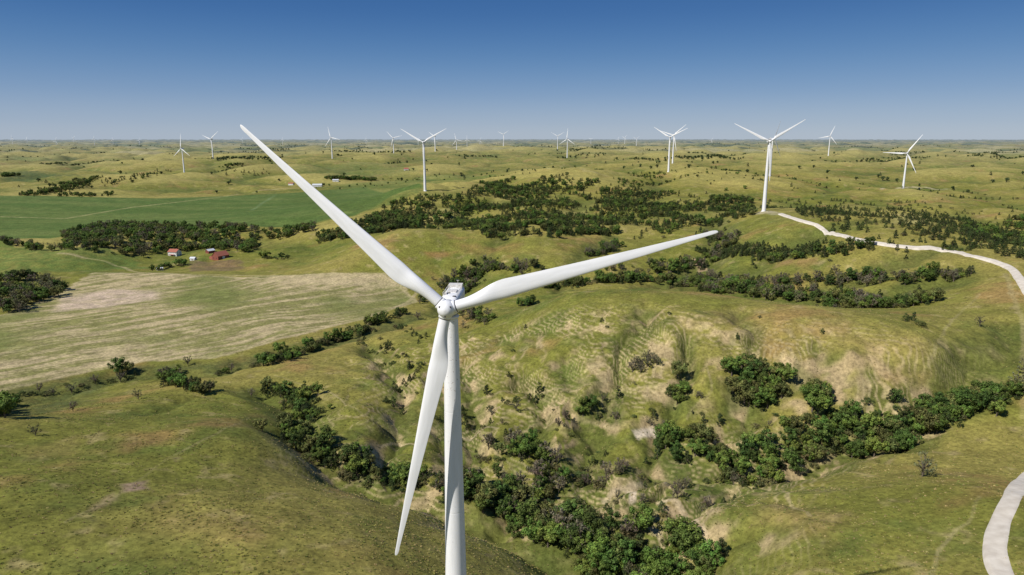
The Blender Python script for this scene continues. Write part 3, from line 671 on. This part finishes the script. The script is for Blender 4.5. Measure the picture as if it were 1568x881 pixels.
V=[];Fc=[];box(V,Fc,(0.75,-0.75,1.7),(0.5,0.5,0.1));box(V,Fc,(-0.5,1.0,1.86),(0.6,0.5,0.06));tube(V,Fc,(0,-2.62,0),(0,-2.33,0),1.05,1.05,24)
trim_me=mesh_obj("nacelle_trim",V,Fc,[dark],link=False).data
prof=[(0.02,-2.0),(0.45,-1.94),(0.85,-1.75),(1.2,-1.35),(1.42,-0.8),(1.5,-0.2),(1.5,0.7),(1.42,1.2),(1.2,1.3)]
ns=36;V=[];Fc=[]
for rr,y_ in prof:
    for k in range(ns): a=2*math.pi*k/ns;V.append((rr*math.cos(a),y_,rr*math.sin(a)))
for i_ in range(len(prof)-1):
    for k in range(ns): Fc.append((i_*ns+k,i_*ns+(k+1)%ns,(i_+1)*ns+(k+1)%ns,(i_+1)*ns+k))
Fc.append(tuple(range((len(prof)-1)*ns,len(prof)*ns)))
spin_me=mesh_obj("spinner",V,Fc,[tm],True,link=False).data
# spinner seam band and hatches
V=[];Fc=[]
for k in range(ns):
    a=2*math.pi*k/ns
    for rr,y_ in((1.505,-0.24),(1.508,-0.16)): V.append((rr*math.cos(a),y_,rr*math.sin(a)))
for k in range(ns): Fc.append((2*k,2*k+1,2*((k+1)%ns)+1,2*((k+1)%ns)))
for k in range(3):
    a=math.radians(30+120*k);box(V,Fc,(1.02*math.cos(a),-1.62,1.02*math.sin(a)),(0.28,0.12,0.28))
seam_me=mesh_obj("spinner_seam",V,Fc,[dark],link=False).data
def chord(s):
    if s<0.035: return 1.85
    if s<0.21: t=(s-0.035)/0.175;t=t*t*(3-2*t);return 1.85+(3.2-1.85)*t
    if s<0.97: return 3.2+(0.6-3.2)*((s-0.21)/0.76)**0.86
    return 0.6*math.sqrt(max(0,1-((s-0.97)/0.03)**2))+0.06
ss=list(np.linspace(0,0.25,22))+list(np.linspace(0.27,0.96,34))+[0.97,0.98,0.988,0.994,0.998,1.0]
V=[];Fc=[];nb_=32;R0,R1=1.3,45.0
for s in ss:
    c=chord(s);bl=float(sstep(0.03,0.18,np.array(s)));th=1.0*(1-bl)+bl*(0.38-0.22*min(1,max(0,(s-0.15)/0.6)))
    tw=math.radians(14*(1-s)**2.2-1)*bl;bend=2.2*s*s-0.4*s
    for k in range(nb_):
        a=2*math.pi*k/nb_;ca=math.cos(a);sa=math.sin(a)
        xc=ca*c/2;yc=sa*c/2
        t=(1-ca)/2; yt=5*th*c*(0.2969*math.sqrt(t)-0.126*t-0.3516*t*t+0.2843*t**3-0.1036*t**4)
        xa=0.3*c-t*c;ya=yt*(1 if sa>=0 else -1)*(1.1 if sa>=0 else 0.85) if abs(sa)>1e-6 else 0
        x0=xc*(1-bl)+xa*bl;y0=yc*(1-bl)+ya*bl
        V.append((x0*math.cos(tw)-y0*math.sin(tw),x0*math.sin(tw)+y0*math.cos(tw)+bend,R0+(R1-R0)*s))
for i_ in range(len(ss)-1):
    for k in range(nb_): Fc.append((i_*nb_+k,i_*nb_+(k+1)%nb_,(i_+1)*nb_+(k+1)%nb_,(i_+1)*nb_+k))
Fc.append(tuple(range(nb_))[::-1]);Fc.append(tuple(range((len(ss)-1)*nb_,len(ss)*nb_)))
blade_me=mesh_obj("blade",V,Fc,[tm],True,link=False).data
V,Fc=lathe([(0.98,0.9),(1.06,0.95),(1.06,1.56),(0.96,1.6)],32);col_me=mesh_obj("blade_collar",V,Fc,[tm],True,link=False).data
V,Fc=lathe([(0.95,1.6),(0.98,1.61),(0.98,1.7),(0.93,1.71)],32);ring_me=mesh_obj("blade_root_seal",V,Fc,[dark],True,link=False).data
def turbine(x_,y_,z_,ang,yaw,adj=(0,0,0)):
    root=bpy.data.objects.new("wind_turbine",None);scene.collection.objects.link(root);root.location=(x_,y_,z_);
    def ch(nm,me,M):
        o=bpy.data.objects.new(nm,me);scene.collection.objects.link(o);o.parent=root;o.matrix_local=M;return o
    I=Matrix.Identity(4);ch("tower",tower_me,I)
    Y=Matrix.Rotation(math.radians(-yaw),4,'Z')@Matrix.Translation((0,0,TH+1.75))
    ch("tower_door",door_me,Matrix.Rotation(math.radians(140),4,'Z'))
    ch("nacelle",nac_me,Y);ch("nacelle_roof_gear",roof_me,Y);ch("nacelle_trim",trim_me,Y)
    T=Y@Matrix.Rotation(math.radians(-5),4,'X')@Matrix.Translation((0,-4.0,0))
    ch("spinner",spin_me,T);ch("spinner_seam",seam_me,T)
    for k in range(3):
        M=T@Matrix.Rotation(math.radians(ang+120*k+adj[k]),4,'Y')
        ch("blade_%d"%(k+1),blade_me,M);ch("blade_collar_%d"%(k+1),col_me,M);ch("blade_seal_%d"%(k+1),ring_me,M)
    return root
yaw0=4
a,s=bearing(684,473);hr=108.0
hubx,huby,hubz=hr*math.sin(a),hr*math.cos(a),CAMZ+hr*s
tx0=hubx+4.0*math.sin(math.radians(yaw0));ty0=huby+4.0*math.cos(math.radians(yaw0))
turbine(tx0,ty0,float(hubz)-TH-1.75-0.35,-48.9,yaw0,(-0.2,2.4,1.2))
for (x_,y_,z_,ang,yaw) in tb:
    zz=float(height(np.array([x_]),np.array([y_]))[0])
    turbine(x_,y_,zz,ang,yaw)
# ------------------------------------------------------------------ farm buildings
white=noisemat("white_siding",(0.72,0.72,0.70),(0.8,0.8,0.78),2);redr=noisemat("red_roofing",(0.30,0.09,0.055),(0.40,0.14,0.09),1.5);redw=noisemat("red_siding",(0.28,0.08,0.05),(0.2,0.06,0.04),2)
glass=mat("window_glass",(0.03,0.04,0.05),0.15);brick=noisemat("chimney_brick",(0.3,0.14,0.1),(0.22,0.1,0.07),5);metal=noisemat("metal_roofing",(0.6,0.62,0.64),(0.72,0.74,0.76),1.2,0.4)
def building(name,px,py,Lx,Ly,hw,hr_,rot,wallm,roofm,chim=False,rows=1,bigdoor=False,lean=False):
    x_,y_=L_([(px,py)])[0];z_=float(height(np.array([x_]),np.array([y_]))[0])
    root=bpy.data.objects.new(name,None);scene.collection.objects.link(root);root.location=(x_,y_,z_-0.2);root.rotation_euler=(0,0,math.radians(rot))
    a,b_=Lx/2,Ly/2
    V=[(-a,-b_,-1),(a,-b_,-1),(a,b_,-1),(-a,b_,-1),(-a,-b_,hw),(a,-b_,hw),(a,b_,hw),(-a,b_,hw),(-a,0,hw+hr_),(a,0,hw+hr_)]
    mesh_obj("walls",V,[(0,1,5,4),(2,3,7,6),(1,2,6,9,5),(3,0,4,8,7)],[wallm],parent=root)
    o=0.5;t=0.18;k=hr_/b_
    V=[];Fc=[]
    for sg in(-1,1):
        b0=len(V);ye=sg*(b_+o);ze=hw-o*k
        for xx in(-a-o,a+o): V+=[(xx,ye,ze+0.02),(xx,0,hw+hr_+0.02),(xx,0,hw+hr_+0.02+t),(xx,ye,ze+0.02+t)]
        Fc+=[(b0,b0+1,b0+2,b0+3),(b0+4,b0+7,b0+6,b0+5),(b0+3,b0+2,b0+6,b0+7),(b0,b0+4,b0+5,b0+1),(b0,b0+3,b0+7,b0+4)]
    mesh_obj("roof",V,Fc,[roofm],parent=root)
    V=[];Fc=[]
    for rw in range(rows):
        zc=1.9+rw*2.7
        for xx in np.linspace(-a+1.6,a-1.6,max(2,int(Lx/3))):
            for sg in(-1,1): box(V,Fc,(xx,sg*(b_+0.02),zc),(0.95,0.08,1.3))
        for yy in(-b_*0.45,b_*0.45):
            for sg in(-1,1): box(V,Fc,(sg*(a+0.02),yy,zc),(0.08,0.95,1.3))
    mesh_obj("windows",V,Fc,[glass],parent=root)
    V=[];Fc=[];w=3.6 if bigdoor else 1.0;h=3.2 if bigdoor else 2.1
    box(V,Fc,(0,-b_-0.06,0.2+h/2),(w,0.09,h));mesh_obj("door",V,Fc,[white if bigdoor else brick],parent=root)
    if chim:
        V=[];Fc=[];box(V,Fc,(a*0.4,0.8,hw+hr_),(0.8,0.8,2.2));mesh_obj("chimney",V,Fc,[brick],parent=root)
        V=[];Fc=[];box(V,Fc,(0,-b_-1.2,2.75),(Lx*0.6,2.4,0.15))
        for xx in(-Lx*.28,0.9,Lx*.28): box(V,Fc,(xx,-b_-2.2,1.3),(0.18,0.18,2.74))
        mesh_obj("porch",V,Fc,[roofm],parent=root)
    if lean:
        V=[(-a,b_+.02,hw-.2),(a,b_+.02,hw-.2),(a,b_+5,hw-2),(-a,b_+5,hw-2),(-a,b_+4.8,-1),(a,b_+4.8,-1),(-a,b_+.02,-1),(a,b_+.02,-1)]
        mesh_obj("lean_to",V,[(0,1,2,3),(3,2,5,4),(0,3,4,6),(1,7,5,2)],[roofm],parent=root)
building("farm_house",268,392,12.5,9.5,6,3.0,-14,white,redr,True,2)
building("barn",338,396,16,11,4.5,4.5,62,redw,redr,False,1,True,True)
building("shed",322,387,9,6,3,1.8,60,redw,metal);building("shed",245,414,6,4,2.4,1.2,20,white,metal);building("shed",296,398,6,4.5,2.4,1.4,-10,white,metal)
building("machine_shed",486,286,24,13,5,2.6,8,white,metal,False,1,True);building("machine_shed",446,283,14,9,4,2.2,-5,white,redr,False,1,True);building("farm_house",622,261,15,11,6,3.5,10,white,redr,True,2)
building("shed",514,278,16,10,4,2,10,white,metal)
# ------------------------------------------------------------------ light, sky, camera
EL=math.radians(46);AZS=math.radians(-126)
sd=Vector((math.sin(AZS)*math.cos(EL),math.cos(AZS)*math.cos(EL),math.sin(EL)))
sl=bpy.data.lights.new("sun","SUN");sl.energy=5.0;sl.angle=math.radians(0.5);sl.color=(1,0.955,0.88)
so=bpy.data.objects.new("sun",sl);scene.collection.objects.link(so);so.rotation_euler=sd.to_track_quat('Z','Y').to_euler();so.location=(0,0,300)
w=bpy.data.worlds.new("World");scene.world=w;w.use_nodes=True;nt=w.node_tree;N=nt.nodes;L=nt.links
bg=N["Background"];bg.inputs["Strength"].default_value=0.09
sk=N.new("ShaderNodeTexSky");sk.sky_type='NISHITA';sk.sun_disc=False;sk.sun_elevation=EL;sk.sun_rotation=AZS;sk.altitude=600;sk.air_density=1.0;sk.dust_density=0.2;sk.ozone_density=4.0
# clear polarised-blue grading of the sky by elevation (real direction, same for every ray)
tc=N.new("ShaderNodeTexCoord");sx=N.new("ShaderNodeSeparateXYZ");L.new(tc.outputs["Generated"],sx.inputs[0])
cr=N.new("ShaderNodeValToRGB");cr.color_ramp.interpolation='B_SPLINE';E=cr.color_ramp.elements
k_=1/0.09
def sc(c): return (c[0],c[1],c[2],1)
E[0].position=0.0;E[0].color=sc((0.37,0.45,0.57));E[1].position=1.0;E[1].color=sc((0.02,0.07,0.24))
for p_,c_ in ((0.02,(0.33,0.42,0.56)),(0.06,(0.18,0.30,0.51)),(0.11,(0.075,0.20,0.43)),(0.165,(0.024,0.115,0.34)),(0.24,(0.012,0.085,0.28))):
    q_=E.new(p_);q_.color=sc(c_)
L.new(sx.outputs["Z"],cr.inputs[0])
vs=N.new("ShaderNodeVectorMath");vs.operation='SCALE';vs.inputs["Scale"].default_value=k_;L.new(cr.outputs[0],vs.inputs[0])
mx=N.new("ShaderNodeMix");mx.data_type='RGBA';mx.inputs[0].default_value=0.85;L.new(sk.outputs[0],mx.inputs[6]);L.new(vs.outputs[0],mx.inputs[7])
L.new(mx.outputs[2],bg.inputs["Color"])
cam=bpy.data.cameras.new("camera");cam.lens=36*F/W;cam.sensor_width=36;cam.clip_end=100000;cam.clip_start=0.5
co=bpy.data.objects.new("camera",cam);scene.collection.objects.link(co);co.location=(0,0,CAMZ);co.rotation_euler=(math.pi/2-PITCH,0,0)
scene.camera=co
scene.view_settings.view_transform='Standard';scene.view_settings.look='None';scene.view_settings.exposure=0
